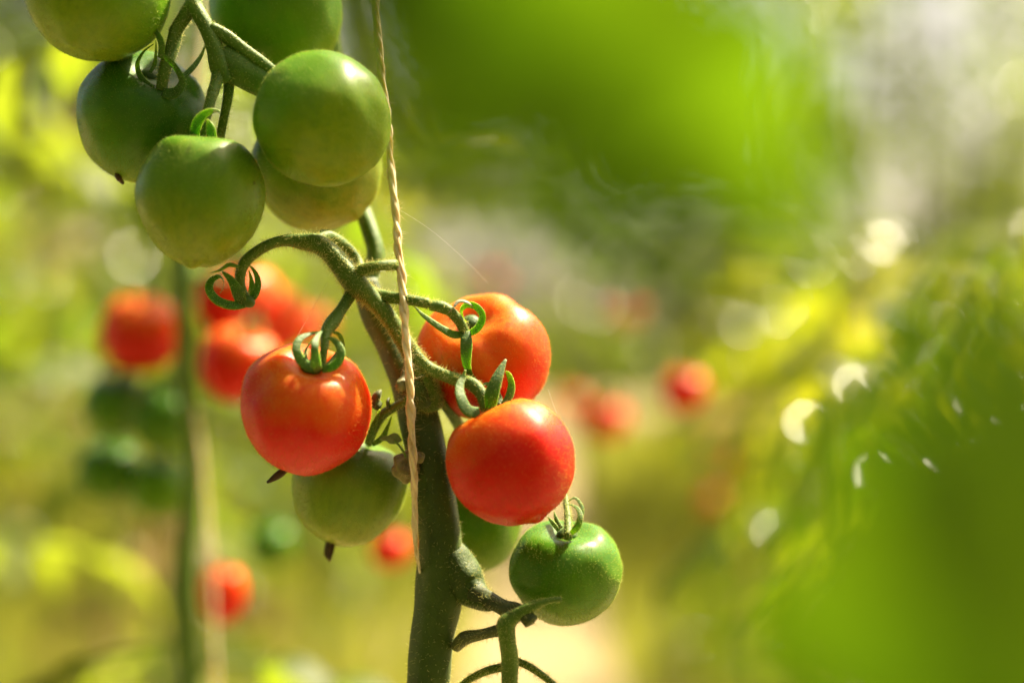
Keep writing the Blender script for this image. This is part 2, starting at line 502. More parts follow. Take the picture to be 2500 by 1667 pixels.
def loop_sepals(rz, n, size, rg, style='curl', top=.76):
    """sepals in fruit space: start in the dimple, bow outward and curl back to the stalk"""
    out = []
    z0 = rz * top
    for i in range(n):
        a = 2 * math.pi * i / n + rg.uniform(-.25, .25)
        ca, sa = math.cos(a), math.sin(a)
        s = size * rg.uniform(.85, 1.15)
        pts = []
        if style == 'curl':
            for k in range(9):
                b = R(-115 + (255 + rg.uniform(-20, 25)) * k / 8)
                rr = s * (.55 + .5 * math.cos(b)); zz_ = s * (.62 + .62 * math.sin(b))
                pts.append((ca * max(rr, .0018), sa * max(rr, .0018), z0 + zz_))
        else:
            for k in range(7):
                t = k / 6
                rr = s * (.12 + .95 * t ** .8); zz_ = s * (.05 + .35 * t + .5 * t * t * rg.uniform(.5, 1.2))
                pts.append((ca * rr, sa * rr, z0 + zz_))
        out.append(sepal_geo(pts, size * rg.uniform(.28, .36), up=(ca, sa, .3), seed=i))
    return out

GROUP_T = 'tomatoes hanging on the near plant'
def tomato(label, cx, cy, rpx, rzpx, d, ax, mat, spin=0.0, seed=0, lobes=5, amp=.03, dimple=.2, tip=.05, sq=.92, taper=.05, sepals=None, loops=None, pedicel=None,
           fuzz=6500, remnant=None, ped_mat=None):
    c = at(cx, cy, d)
    k = (FOCUS + d / 1000) / F
    rx, rz = rpx * k, rzpx * k
    M = axis_matrix(c, ax, spin)
    inv = M.inverted()
    root = empty('tomato', M)
    tag(root, label, 'tomato', GROUP_T)
    geo = fruit_geo(rx, rz, lobes=lobes, amp=amp, dimple=dimple, tip=tip, seed=seed, sq=sq, taper=taper, nu=72, nv=48)
    fr = new_obj('fruit', geo[0], geo[1], mat, root)
    if fuzz:
        hv, hf = hairs(geo, fuzz, .0005, .0013, .00006, seed=seed, curl=.4, lie=.3, grav=0)
        o = mesh_np('fuzz', hv, hf, M_FUZZ if mat in (M_RED, M_RED_RIB) else M_FUZZ_GREEN, fr); o['kind'] = 'stuff'
    rg = random.Random(seed)
    sg = []
    if sepals:
        for i, (pts, wd) in enumerate(sepals):
            sg.append((xf(sepal_geo(pts, wd * PX, up=(0, -1, .2), seed=i), inv), i))
    if loops:
        sg += [(q, i) for i, q in enumerate(loop_sepals(rz, loops[0], loops[1] * k, rg, *(loops[2:])))]
    if sg:
        z0 = rz * .78
        cv, cf = tube([(0, 0, z0 - .002), (0, 0, z0 + .0005), (0, 0, z0 + .0022)], [.0042, .0046, .0026], 10, 2)
        ca = new_obj('calyx', cv, cf, M_SEPAL, root)
        for q, i in sg:
            o = new_obj('sepal', q[0], q[1], M_SEPAL, ca)
            hv, hf = hairs(q, 90, .0003, .0011, .00006, seed=seed * 31 + i)
        allg = join([q for q, _ in sg])
        hv, hf = hairs(allg, 130 * len(sg), .0003, .0012, .000055, seed=seed * 31)
        o = mesh_np('hairs', hv, hf, M_HAIR, ca); o['kind'] = 'stuff'
    if pedicel:
        pts, rad = pedicel
        v, f = tube(pts, [r * PX * .5 for r in rad], 12, 6, wob=.12, seed=seed)
        p = new_obj('pedicel', v, f, ped_mat or M_TRUSS, root, inv=inv)
        hv, hf = hairs((v, f), 420, .0004, .0024, .00007, seed=seed + 5)
        o = mesh_np('hairs', hv, hf, M_HAIR, p); o['kind'] = 'stuff'
    if remnant:
        parts = []
        b0 = Vector(remnant[0]) + (Vector(remnant[0]) - Vector(remnant[1])) * .8; b1 = Vector(remnant[1])
        for i in range(3):
            e = b1 + Vector((rg.uniform(-.002, .002), rg.uniform(-.002, .002), rg.uniform(-.002, .001)))
            m = (b0 + e) / 2 + Vector((rg.uniform(-.0008, .0008), 0, rg.uniform(-.0008, .0008)))
            parts.append(tube([b0, m, e], [.0005, .0012, .0006], 6, 4, wob=.6, seed=i))
        v, f = join(parts)
        new_obj('blossom_remnant', v, f, M_DRY, root, inv=inv)
    return root

# --- upper green truss
tomato('large green tomato cut off by the top left corner', 238, -24, 176, 172, -12, (.25, .45, .85), M_GREEN, seed=1, lobes=4, amp=.02)
tomato('dark green tomato with curled calyx on its front, leftmost of the green truss', 348, 288, 157, 158, 16, (.28, -.62, .72), M_GREEN_DARK, seed=2, amp=.025,
       sepals=[([ZA(420, 985, -9), ZA(560, 985, -11), ZA(628, 880, -13), ZA(560, 720, -14), ZA(440, 610, -12), ZA(370, 560, -10)], 26),
               ([ZA(330, 930, -8), ZA(205, 840, -6), ZA(155, 680, -4), ZA(215, 560, -3), ZA(330, 470, -4)], 12),
               ([ZA(395, 620, -11), ZA(412, 480, -13), ZA(345, 320, -12), ZA(290, 228, -11)], 15),
               ([ZA(600, 850, -5), ZA(720, 745, -2), ZA(830, 600, 2), ZA(888, 450, 4)], 13),
               ([ZA(290, 770, -6), ZA(340, 680, -4), ZA(352, 560, -4), ZA(350, 430, -5)], 9)],
       pedicel=([ZA(560, 350, -4), ZA(510, 550, -5), ZA(450, 720, -7), ZA(410, 960, -6)], [34, 33, 30, 27]), remnant=(at(286, 428, 8), at(289, 438, 8)))
tomato('large green tomato touching the top edge behind the forked stalk', 675, 28, 164, 164, 40, (-.15, -.5, .85), M_GREEN, seed=3, amp=.02, loops=(5, 60))
tomato('speckled green tomato with pointed tip hanging in front of the green truss', 490, 488, 157, 160, -20, (.10, .22, .97), M_GREEN_SPECK, seed=4, amp=.02, tip=.09, taper=.11, sq=.88,
       sepals=[([ZA(770, 1480, -22), ZA(775, 1350, -24), ZA(850, 1230, -25), ZA(950, 1180, -25), ZA(1035, 1190, -22)], 22),
               ([ZA(950, 1480, -20), ZA(930, 1370, -21), ZA(895, 1270, -21)], 24)],
       pedicel=([ZA(950, 1000, -12), ZA(905, 1180, -15), ZA(870, 1320, -17), ZA(850, 1500, -15)], [27, 25, 22, 20]))
tomato('smooth mid green tomato touching the twine, upper right of the green truss', 788, 293, 165, 164, -24, (-.55, .62, .55), M_GREEN, spin=.5, seed=5, lobes=3, amp=.03, tip=.015)
tomato('green tomato half hidden behind and below two others beside the twine', 776, 405, 161, 156, 34, (-.6, .05, .8), M_GREEN_PALE, seed=6, amp=.025, loops=(5, 62),
       pedicel=([ZA(1130, 830, 0), ZA(1120, 1000, 2), ZA(1075, 1250, 6), ZA(1030, 1480, 12)], [28, 25, 22, 22]))

# --- ripening truss
ZB_ = ZB
tomato('red tomato with orange shoulder hanging left of the main stem', 746, 998, 161, 158, -10, (.17, -.52, .84), M_RED, seed=7, amp=.05, dimple=.27,
       sepals=[([ZB(1150, 1415, -31), ZB(1030, 1360, -33), ZB(955, 1235, -34), ZB(985, 1130, -31), ZB(1080, 1080, -26), ZB(1190, 1060, -21)], 20),
               ([ZB(1170, 1425, -31), ZB(1135, 1330, -38), ZB(1130, 1200, -39), ZB(1160, 1100, -33), ZB(1205, 1050, -24)], 21),
               ([ZB(1200, 1415, -31), ZB(1310, 1385, -32), ZB(1385, 1280, -31), ZB(1345, 1170, -28), ZB(1270, 1120, -25), ZB(1200, 1130, -23)], 19),
               ([ZB(1220, 1400, -26), ZB(1330, 1300, -17), ZB(1395, 1180, -13), ZB(1365, 1090, -14), ZB(1290, 1060, -16), ZB(1230, 1070, -18)], 12),
               ([ZB(1100, 1400, -26), ZB(1035, 1310, -18), ZB(1050, 1220, -13), ZB(1110, 1130, -12)], 13)],
       pedicel=([ZB(1480, 690, -6), ZB(1400, 820, -9), ZB(1300, 970, -15), ZB(1240, 1060, -20), ZB(1225, 1200, -25), ZB(1190, 1420, -27)], [32, 27, 34, 26, 19, 18]),
       remnant=(at(690, 1152, -8), at(663, 1172, -8)))
tomato('ribbed orange red tomato behind, upper right of the twine', 1183, 874, 160, 152, 24, (-.30, -.62, .72), M_RED_RIB, spin=.35, seed=8, lobes=4, amp=.11, dimple=.28,
       sepals=[([ZD(660, 590, -6), ZD(560, 595, -8), ZD(430, 530, -9), ZD(300, 440, -8), ZD(210, 370, -6), ZD(145, 298, -4)], 17),
               ([ZD(720, 585, -6), ZD(825, 510, -9), ZD(862, 400, -10), ZD(800, 305, -9), ZD(700, 280, -7), ZD(640, 330, -5), ZD(655, 420, -3), ZD(715, 470, -2)], 17),
               ([ZD(680, 560, -7), ZD(690, 700, -11), ZD(690, 820, -11), ZD(698, 930, -9), ZD(735, 1015, -6), ZD(798, 1075, -5)], 25)],
       pedicel=([ZD(300, 290, -10), ZD(420, 300, -10), ZD(520, 345, -10), ZD(600, 430, -9), ZD(670, 570, -5)], [24, 31, 26, 25, 24]))
tomato('bright red tomato in front, right of the main stem', 1247, 1128, 157, 155, -14, (-.42, .12, .90), M_RED, seed=9, amp=.045, dimple=.2,
       sepals=[([ZD(830, 1420, -24), ZD(710, 1400, -27), ZD(635, 1260, -26), ZD(622, 1130, -22), ZD(660, 1040, -19), ZD(680, 970, -18)], 25),
               ([ZD(950, 1380, -20), ZD(958, 1260, -22), ZD(1010, 1090, -21), ZD(1062, 960, -18), ZD(1112, 858, -15)], 29),
               ([ZD(1085, 1340, -14), ZD(1155, 1230, -12), ZD(1168, 1110, -11), ZD(1130, 1005, -12), ZD(1108, 980, -13)], 17),
               ([ZD(1040, 1340, -12), ZD(1040, 1250, -9), ZD(1025, 1190, -8)], 13),
               ([ZD(950, 1180, -9), ZD(925, 1125, -8), ZD(890, 1120, -8), ZD(840, 1150, -9)], 10)],
       pedicel=([ZD(620, 1085, -8), ZD(740, 1115, -11), ZD(850, 1225, -14), ZD(900, 1400, -16)], [30, 33, 29, 26]))
# --- lower greens
tomato('pale green tomato hanging under the red one at the left of the stem', 851, 1194, 138, 137, 30, (.22, -.12, .95), M_GREEN_PALE, seed=10, amp=.02, dimple=.2,
       sepals=[([ZC(180, 1000, 6), ZC(240, 830, 2), ZC(290, 700, 0), ZC(335, 580, -1)], 16),
               ([ZC(240, 1000, 8), ZC(360, 920, 7), ZC(420, 800, 6), ZC(470, 670, 6)], 13),
               ([ZC(120, 960, 10), ZC(60, 1010, 12), ZC(10, 1080, 12)], 12)],
       pedicel=([ZC(660, 470, -2), ZC(500, 560, 2), ZC(370, 640, 6), ZC(290, 780, 12), ZC(200, 1000, 22)], [20, 21, 24, 20, 18]),
       remnant=(at(808, 1326, 30), at(797, 1362, 30)))
tomato('dark green tomato mostly hidden behind the main stem and the bright red one', 1163, 1270, 108, 130, 62, (.0, .1, .98), M_GREEN_DARK, seed=11, amp=.02, tip=.06,
       loops=(5, 50), pedicel=([at(1041, 945, 8), at(1085, 985, 14), at(1120, 1040, 30), at(1160, 1150, 62)], [30, 30, 28, 20]))
tomato('small glossy green tomato at the lower right with a yellowish tip', 1381, 1396, 136, 127, 4, (.03, -.26, .96), M_GREEN_DARK, seed=12, amp=.025, dimple=.26, tip=.08, taper=.08, sq=.88,
       sepals=[([Z3(1080, 770, -18), Z3(1110, 740, -19), Z3(1130, 690, -18), Z3(1120, 640, -14), Z3(1075, 615, -9), Z3(1025, 620, -5)], 13),
               ([Z3(1085, 760, -12), Z3(1130, 690, -6), Z3(1135, 620, -3), Z3(1100, 580, -2), Z3(1065, 600, -3)], 11),
               ([Z3(1015, 755, -14), Z3(985, 715, -12), Z3(955, 680, -8)], 10), ([Z3(1030, 740, -14), Z3(1000, 690, -8), Z3(990, 650, -4)], 10)],
       pedicel=([at(1378, 1200, 12), at(1383, 1235, 4), at(1387, 1270, -6), at(1387, 1312, -14)], [13, 16, 19, 22]))

# ------------------------------------------------------------------ the main plant
plant = empty('tomato_plant', Matrix.Translation(at(1047, 1667, 6) * Vector((1, 1, 0)) if False else Vector((at(1047, 1667, 6).x, at(1047, 1667, 6).y, 0))))
tag(plant, 'sharp tomato plant with thick hairy stem holding the red and green tomatoes', 'tomato plant')
PINV = plant.matrix_world.inverted() if False else Matrix.Translation(-Vector((at(1047, 1667, 6).x, at(1047, 1667, 6).y, 0)))
def plant_part(name, pts, rpx, mat=M_TRUSS, n=16, wob=.10, hair=0, hl=(.0005, .0028), seed=0, flat=1.0, up=None):
    v, f = tube(pts, [r * PX * .5 for r in rpx], n, 6, wob=wob, seed=seed, flat=flat, up=up, ridge=.03)
    hair = int(hair * 1.6)
    o = new_obj(name, v, f, mat, plant, inv=PINV)
    if hair:
        hv, hf = hairs((v, f), hair, hl[0], hl[1], .00007, seed=seed + 100)
        h = mesh_np('hairs', hv, hf, M_HAIR, o); h['kind'] = 'stuff'
    return o
b0 = at(1047, 1667, 6)
plant_part('stem', [Vector((b0.x - .02, b0.y + .01, -.03)), Vector((b0.x - .012, b0.y, .35)), at(1040, 1760, 6), b0, at(1056, 1560, 8), at(1074, 1440, 10), at(1074, 1300, 10), at(1058, 1180, 12), at(1032, 1060, 14),
                    at(998, 925, 18), at(955, 835, 24), at(915, 760, 28), at(893, 690, 32)],
           [135, 120, 109, 107, 108, 118, 108, 102, 102, 94, 80, 74, 66], M_STEM, 40, .06, hair=5200, seed=1)
plant_part('stem', [at(906, 735, 31), at(897, 690, 33), at(918, 630, 36), at(903, 560, 42), at(880, 500, 54), at(845, 400, 80), at(820, 200, 98), at(800, -60, 98), at(790, -500, 80)],
           [60, 54, 46, 44, 46, 50, 56, 52, 40], M_STEM_LIGHT, 20, .06, hair=900, seed=31)  # upper stem in a paler green, its rim light put into the colour
# the node on the right of the stem and its cut stub
plant_part('stem_node', [Z3(390, 800, 10), Z3(440, 900, 9), Z3(490, 990, 8), Z3(540, 1065, 6), Z3(590, 1108, 2), Z3(650, 1132, -4)], [60, 88, 98, 86, 62, 46], M_STEM, 20, .12, hair=420, seed=2)
plant_part('side_stub', [Z3(560, 1085, 2), Z3(650, 1130, -4), Z3(740, 1172, -14), Z3(810, 1185, -22), Z3(850, 1215, -24), Z3(872, 1240, -25)], [48, 44, 40, 35, 36, 38], M_DARKSTALK, 14, .2, hair=200, seed=3)
# ripening truss
plant_part('truss', [at(1050, 985, 8), at(1038, 930, 2), at(1003, 861, -3), at(969, 806, -5), at(939, 764, -6), at(900, 722, -7), at(868, 692, -8), at(833, 649, -8), at(800, 612, -8), at(772, 594, -8),
                     at(745, 590, -8), at(700, 587, -9), at(660, 596, -10), at(625, 615, -11), at(597, 642, -12), at(587, 672, -12), at(590, 705, -11), at(600, 725, -10)],
           [72, 60, 46, 42, 42, 48, 58, 54, 48, 50, 42, 28, 26, 26, 27, 26, 22, 20], M_TRUSS, 16, .10, hair=2600, hl=(.0006, .0034), seed=4)
plant_part('truss_branch', [Z2(960, 420, -8), Z2(1010, 378, -10), Z2(1100, 352, -12), Z2(1210, 345, -6)], [40, 29, 25, 27], M_TRUSS, 12, .1, hair=420, seed=5)
plant_part('truss_branch', [at(772, 592, -2), Z2(810, 190, 4), Z2(880, 215, 8), Z2(945, 265, 12), Z2(990, 320, 12), Z2(1010, 380, 6)], [40, 42, 36, 32, 28, 26], M_TRUSS, 12, .15, hair=420, seed=6)
plant_part('truss_branch', [Z2(1020, 470, -6), Z2(1090, 510, -4), Z2(1180, 530, -6), Z2(1290, 545, -9), Z2(1400, 565, -10)], [36, 32, 29, 27, 27], M_TRUSS, 12, .1, hair=520, seed=7)
plant_part('truss_branch', [ZD(60, 700, -4), ZD(160, 830, -4), ZD(270, 940, -4), ZD(430, 1015, -5), ZD(640, 1090, -8)], [30, 32, 33, 31, 31], M_TRUSS, 12, .1, hair=520, seed=8)
plant_part('truss_branch', [ZC(760, 250, -2), ZC(800, 400, -1), ZC(860, 520, 2)], [42, 46, 40], M_STEM, 12, .12, hair=150, seed=9)
# calyx of a picked fruit
cv, cf = tube([ZB(475, 735, -11), ZB(470, 770, -12), ZB(455, 800, -12)], [.0026, .0042, .0026], 10, 3)
cal = new_obj('calyx', cv, cf, M_SEPAL, plant, inv=PINV)
cal['label'] = 'curled empty calyx left after the fruit was picked'
seps = [([ZB(460, 795, -14), ZB(330, 802, -17), ZB(185, 745, -18), ZB(118, 640, -17), ZB(150, 560, -14), ZB(228, 530, -11), ZB(262, 590, -9), ZB(225, 690, -7)], 19),
        ([ZB(430, 800, -14), ZB(400, 700, -18), ZB(330, 570, -19), ZB(245, 485, -16)], 27),
        ([ZB(480, 780, -12), ZB(555, 700, -12), ZB(588, 600, -11), ZB(560, 490, -9), ZB(500, 415, -7)], 17),
        ([ZB(490, 760, -8), ZB(530, 660, -4), ZB(525, 560, -3), ZB(500, 470, -3)], 14),
        ([ZB(410, 440, -15), ZB(310, 418, -16), ZB(225, 468, -17), ZB(130, 495, -17)], 9)]
sgeo = []
for i, (p, wd) in enumerate(seps):
    q = sepal_geo(p, wd * PX, up=(0, -1, .2), seed=i); sgeo.append(q)
    new_obj('sepal', q[0], q[1], M_SEPAL, cal)
hv, hf = hairs(join(sgeo), 800, .0003, .0014, .000055, seed=77)
o = mesh_np('hairs', hv, hf, M_HAIR, cal); o['kind'] = 'stuff'
# upper green truss: forked stalk
plant_part('truss', [at(800, -420, 70), at(640, -250, 30), at(500, -110, 4), ZA(745, -100, -4), ZA(765, 60, -6), ZA(880, 280, -8), ZA(975, 520, -8), ZA(1030, 720, -6), ZA(1080, 860, -4)], [50, 46, 42, 40, 40, 38, 40, 50, 44], M_TRUSS, 16, .1, hair=1300, hl=(.0005, .0024), seed=12)
plant_part('truss_branch', [ZA(745, 40, -6), ZA(660, 170, -5), ZA(600, 270, -4), ZA(555, 360, -4)], [36, 35, 33, 34], M_TRUSS, 12, .1, hair=300, hl=(.0005, .0022), seed=13)
plant_part('truss_branch', [ZA(1020, 740, -6), ZA(1000, 850, -8), ZA(950, 1010, -12)], [36, 30, 27], M_TRUSS, 12, .1, hair=200, hl=(.0005, .0022), seed=14)
plant_part('truss_branch', [ZA(1080, 740, -4), ZA(1130, 850, 0)], [34, 28], M_TRUSS, 12, .1, hair=80, hl=(.0005, .0022), seed=15)
plant_part('truss_branch', [ZA(930, 300, -8), ZA(1080, 380, -7), ZA(1280, 530, -4), ZA(1480, 670, 0), ZA(1680, 830, 6)], [34, 34, 32, 30, 26], M_TRUSS, 12, .1, hair=300, hl=(.0005, .002), seed=16)
plant_part('truss_branch', [ZA(1030, 560, -6), ZA(1150, 680, -4), ZA(1310, 790, 0), ZA(1480, 880, 4), ZA(1560, 920, 8)], [50, 74, 78, 74, 60], M_TRUSS, 16, .12, hair=300, hl=(.0004, .0016), seed=17, flat=.7, up=(0, -1, 0))
# lower truss
plant_part('truss', [Z3(755, 1650, -18), Z3(752, 1560, -20), Z3(752, 1420, -22), Z3(738, 1320, -23), Z3(735, 1255, -23), Z3(790, 1205, -24), Z3(860, 1165, -25), Z3(950, 1130, -25), Z3(1030, 1120, -24)], [42, 41, 40, 42, 48, 34, 28, 16, 12], M_TRUSS, 14, .12, hair=700, hl=(.0004, .0015), seed=18)
plant_part('truss_branch', [Z3(470, 1370, 4), Z3(520, 1325, -6), Z3(600, 1308, -14), Z3(680, 1290, -20), Z3(730, 1280, -22)], [30, 32, 27, 30, 34], M_DARKSTALK, 12, .15, hair=240, seed=19)
plant_part('truss_branch', [Z3(480, 1590, 0), Z3(560, 1535, -4), Z3(640, 1500, -8), Z3(740, 1480, -12)], [16, 18, 20, 22], M_TRUSS, 10, .1, hair=400, seed=20)
plant_part('truss_branch', [Z3(790, 1450, -8), Z3(850, 1475, -8), Z3(920, 1520, -8), Z3(1000, 1585, -8)], [18, 18, 17, 16], M_TRUSS, 10, .1, hair=400, seed=21)
# scar with side leaf, dried node
def blob(name, c, rx, rz, mat, parent, seed, flat=.7):
    v, f = fruit_geo(rx, rz, 32, 22, 3, .2, .45, 0, seed)
    M = axis_matrix(c, (.35, -.75, .45))
    v = [tuple(M @ (Vector((p[0], p[1], p[2] * flat)) * (1 + .3 * noise.noise(Vector(p) * 260 + Vector((seed, 0, 0)))))) for p in v]
    return new_obj(name, v, f, mat, parent, inv=PINV), (v, f)
sc, sgeo1 = blob('pruning_scar', ZC(640, 1270, 3), 38 * PX, 42 * PX, M_SCAR, plant, 3)
hv, hf = hairs(sgeo1, 260, .0003, .0012, .00006, seed=5); o = mesh_np('hairs', hv, hf, M_HAIR, sc); o['kind'] = 'stuff'
blob('pruning_scar', ZC(810, 1150, 0), 14 * PX, 20 * PX, M_SCAR, plant, 4)
plant_part('dried_stub', [ZC(700, 150, 0), ZC(640, 90, -8), ZC(610, 210, -10), ZC(590, 290, -12), ZC(560, 320, -14)], [14, 14, 17, 28, 24], M_SCAR, 10, .3, hair=80, hl=(.0003, .001), seed=22)
plant_part('withered_flower', [ZC(330, 560, 2), ZC(280, 500, 1), ZC(300, 420, 0), ZC(340, 360, 2)], [18, 24, 22, 8], M_DARKSTALK, 9, .7, hair=60, hl=(.0003, .001), seed=23)
plant_part('withered_flower', [ZC(440, 560, 2), ZC(425, 500, 0), ZC(440, 450, 2)], [9, 9, 5], M_DARKSTALK, 9, .4, seed=24)
plant_part('withered_flower', [ZD(560, 300, -12), ZD(620, 240, -10), ZD(690, 250, -10), ZD(760, 300, -8)], [8, 15, 12, 6], M_PALE, 9, .3, seed=26, flat=.4)
plant_part('withered_flower', [ZD(500, 365, -12), ZD(560, 300, -12)], [5, 9], M_PALE, 9, .3, seed=27, flat=.4)
lp = plant_part('leaf_stalk', [ZC(640, 1150, -4), ZC(600, 1070, -9), ZC(545, 1000, -12), ZC(500, 960, -13)], [6, 6, 5, 4], M_TRUSS, 8, 0, seed=25)
rg = random.Random(3)
lf = leaflet(58 * PX, 27 * PX, 8, rg, fold=.35, droop=.15, lobes=1, wave=.03)
a, b_ = ZC(585, 960, -12), ZC(335, 920, -15)
x = (b_ - a).normalized(); y = Vector((0, -.5, .86)); y = (y - x * y.dot(x)).normalized(); z = x.cross(y)
ML = Matrix.Translation(a) @ Matrix((x, y, z)).transposed().to_4x4()
lf = xf(lf, ML)
lo = new_obj('leaf', lf[0], lf[1], leaf_mat('side leaf', (.055, .095, .03), (.075, .12, .045), (.12, .22, .03), (.16, .26, .04), tw=.4), plant, inv=PINV)

# ------------------------------------------------------------------ twine
tw_pts = [at(885, -900, 0), at(905, -200, 10), at(917, 0, 14), at(932, 170, 14), at(946, 298, 12), at(957, 425, 8), at(967, 540, 2), at(977, 649, -6), at(990, 798, -12), at(999, 925, -14), at(1005, 1053, -10), at(1009, 1133, -9), at(1012, 1224, -5), at(1016, 1338, -3), at(1026, 1398, 6), at(1045, 1450, 24), at(1068, 1540, 26), at(1066, 1680, 24), at(1062, 1900, 22), at(1040, 2800, 18)]
dense = spline([tuple(p) for p in tw_pts], 40)
twine = empty('twine', Matrix.Translation(tw_pts[0]))
tag(twine, 'frayed pale jute twine running down beside the main stem', 'twine')
TI = Matrix.Translation(-tw_pts[0])
geos = []
L = 0.0
for s in range(3):
    P, Rr = [], []
    L = 0
    for i, p in enumerate(dense):
        if i: L += np.linalg.norm(p - dense[i - 1])
        a = L / .026 * 2 * math.pi + s * 2 * math.pi / 3
        k = 1.0 if i < 440 else max(.45, 1 - (i - 440) / 190)
        P.append(Vector(p) + Vector((math.cos(a), math.sin(a), 0)) * .00080 * k)
        Rr.append((.00108 + .00030 * math.sin(L * 400 + s)) * k)
    gq = tube(P, Rr, 7, 1, wob=.5, seed=s)
    geos.append(gq)
    new_obj('strand', gq[0], gq[1], M_TWINE, twine, inv=TI)
hv, hf = hairs(join(geos), 6500, .0005, .0042, .00006, seed=9, curl=1.0, lie=.5, power=3.0, grav=0)
o = mesh_np('fibres', hv, hf, M_FIBRE, twine, inv=TI); o['kind'] = 'stuff'

# spider threads
M_WEB = simple('spider silk', (.8, .75, .6), .3)
for lab, pts in (('long spider thread stretching right from the twine', [at(975, 512, 2), at(1050, 560, 8), at(1120, 620, 14), at(1190, 690, 24)]),
                 ('short spider thread between the two red tomatoes on the right', [at(1338, 950, 10), at(1352, 990, 4), at(1360, 1010, 0)]),
                 ('spider thread slanting over the blurred tomatoes at the left', [at(800, 690, 4), at(755, 770, 4), at(712, 845, -6)])):
    v, f = tube(pts, [.000035] * len(pts), 4, 5)
    tag(new_obj('spider_thread', v, f, M_WEB), lab, 'spider thread', 'spider threads')

# ------------------------------------------------------------------ blurred plant at the left with its fruit
rg = random.Random(21)
def P(px, py, y):            # a point of the 2352-wide view of the photo at distance y
    return at(px * 1.063, py * 1.063, (y - FOCUS) * 1000)
YL = 1.12
q = P(436, 1568, YL)
lplant = empty('tomato_plant', Matrix.Translation((q.x, q.y, 0)))
tag(lplant, 'blurred tomato plant with thick stem behind the sharp plant at the left', 'tomato plant')
LI = Matrix.Translation((-q.x, -q.y, 0))
v, f = tube([Vector((q.x, q.y, -.03)), Vector((q.x, q.y, .4)), P(440, 1568, YL), P(430, 1300, YL), P(444, 1080, YL), P(428, 850, YL), P(426, 640, YL), P(440, 400, YL + .03), P(470, 100, YL + .08), P(500, -300, YL + .15)],
            [.0075, .0075, .007, .007, .007, .0075, .0072, .007, .006, .004], 12, 5)
new_obj('stem', v, f, M_STEM_LIGHT, lplant, inv=LI)
for (px, py, az, sc_) in ((440, 1480, 3.4, .9), (438, 1540, .6, .8), (445, 240, .9, .9), (440, 60, 3.0, 1.), (440, 1650, 4.2, 1), (440, 1800, 2.8, 1.1), (440, 1900, 1., 1.1)):
    c = P(px, py, YL)
    o = link('leaf', rg.choice(LEAF_SOFT_ME), lplant)
    o.matrix_parent_inverse = LI
    o.matrix_local = LI.inverted() @ Matrix() if False else o.matrix_local
    o.matrix_basis = leaf_matrix(c.x, c.y + .01, c.z, az, rg, sc=sc_)
v, f = tube([P(440, 640, YL), P(500, 640, YL), P(560, 650, YL + .02), P(640, 680, YL + .03)], [.003, .0028, .0024, .002], 8, 4)
new_obj('truss', v, f, M_TRUSS, lplant, inv=LI)
v, f = tube([P(440, 880, YL), P(380, 870, YL), P(320, 900, YL), P(290, 1000, YL)], [.003, .0028, .0024, .002], 8, 4)
new_obj('truss', v, f, M_TRUSS, lplant, inv=LI)
v, f = tube([P(432, 700, YL + .012), P(440, 900, YL + .008), P(452, 960, YL - .01), P(474, 1160, YL - .012), P(486, 1300, YL - .012), P(492, 1450, YL - .012), P(505, 1700, YL - .01), Vector((q.x + .02, q.y, .02))], [.0014] * 8, 8, 5)
v2, f2 = tube([P(500, -900, YL + .1), P(470, 100, YL + .06), P(432, 500, YL + .012), P(432, 700, YL + .012)], [.0022] * 4, 8, 5)
v, f = join([(v, f), (v2, f2)])
tag(new_obj('twine', v, f, M_TWINE), 'blurred pale twine beside the stem of the plant at the left', 'twine')

BG_R = fruit_geo(1, .93, 36, 24, 5, .03, .2, .03, 1)
BG_SCALE = 1000.0
def small_tomato(label, px, py, rpx, y, mat, ax=(.1, -.3, .9), group='blurred tomatoes in the background', kz=.95, parts=True, seed=0):
    c = P(px, py, y); r = rpx * 1.063 / F * y
    rg = random.Random(seed + int(px))
    root = empty('tomato', axis_matrix(c, ax)); tag(root, label, 'tomato', group)
    ge = fruit_geo(r, r * kz, 40, 26, 5, .03, .2, .04, seed + px)
    new_obj('fruit', ge[0], ge[1], mat, root)
    if parts:
        sg = join(loop_sepals(r * kz, 5, r * .42, rg) + [tube([(0, 0, r * .7), (.002, 0, r * 1.1), (.006, 0, r * 1.6)], [.0022, .002, .002], 7, 3)])
        new_obj('calyx', sg[0], sg[1], M_SEPAL, root)
    return root
GL = 'blurred tomatoes on the plant at the left'
small_tomato('blurred red tomato left of the blurred stem, leftmost red one', 326, 765, 95, YL + .05, M_RED, group=GL)
small_tomato('blurred red tomato behind the empty curled calyx', 550, 690, 98, YL + .03, M_RED, group=GL)
small_tomato('blurred orange red tomato with white glint, touching the sharp red one', 548, 835, 92, YL - .03, M_RED, group=GL, ax=(.3, -.3, .9))
small_tomato('blurred orange tomato farthest right in the left cluster, paler', 622, 735, 85, YL + .10, M_RED_RIB, group=GL)
small_tomato('blurred red tomato low on the left plant, alone', 512, 1362, 54, YL + .02, M_RED, group=GL, kz=1.3)
for lab, px, py, r_, dy, m in (('blurred dark green tomato under the leftmost red one', 268, 930, 78, .06, M_GREEN_DARK), ('blurred dark green tomato close to the blurred stem', 375, 965, 80, .05, M_GREEN_DARK),
                               ('blurred green tomato lowest at the left of its cluster', 250, 1085, 75, .08, M_GREEN_DARK), ('blurred green tomato under the dark cluster beside the stem', 370, 1120, 75, .07, M_GREEN),
                               ('blurred dark green tomato below the white glint', 622, 1250, 55, .25, M_GREEN_DARK)):
    small_tomato(lab, px, py, r_, YL + dy, m, group=GL)

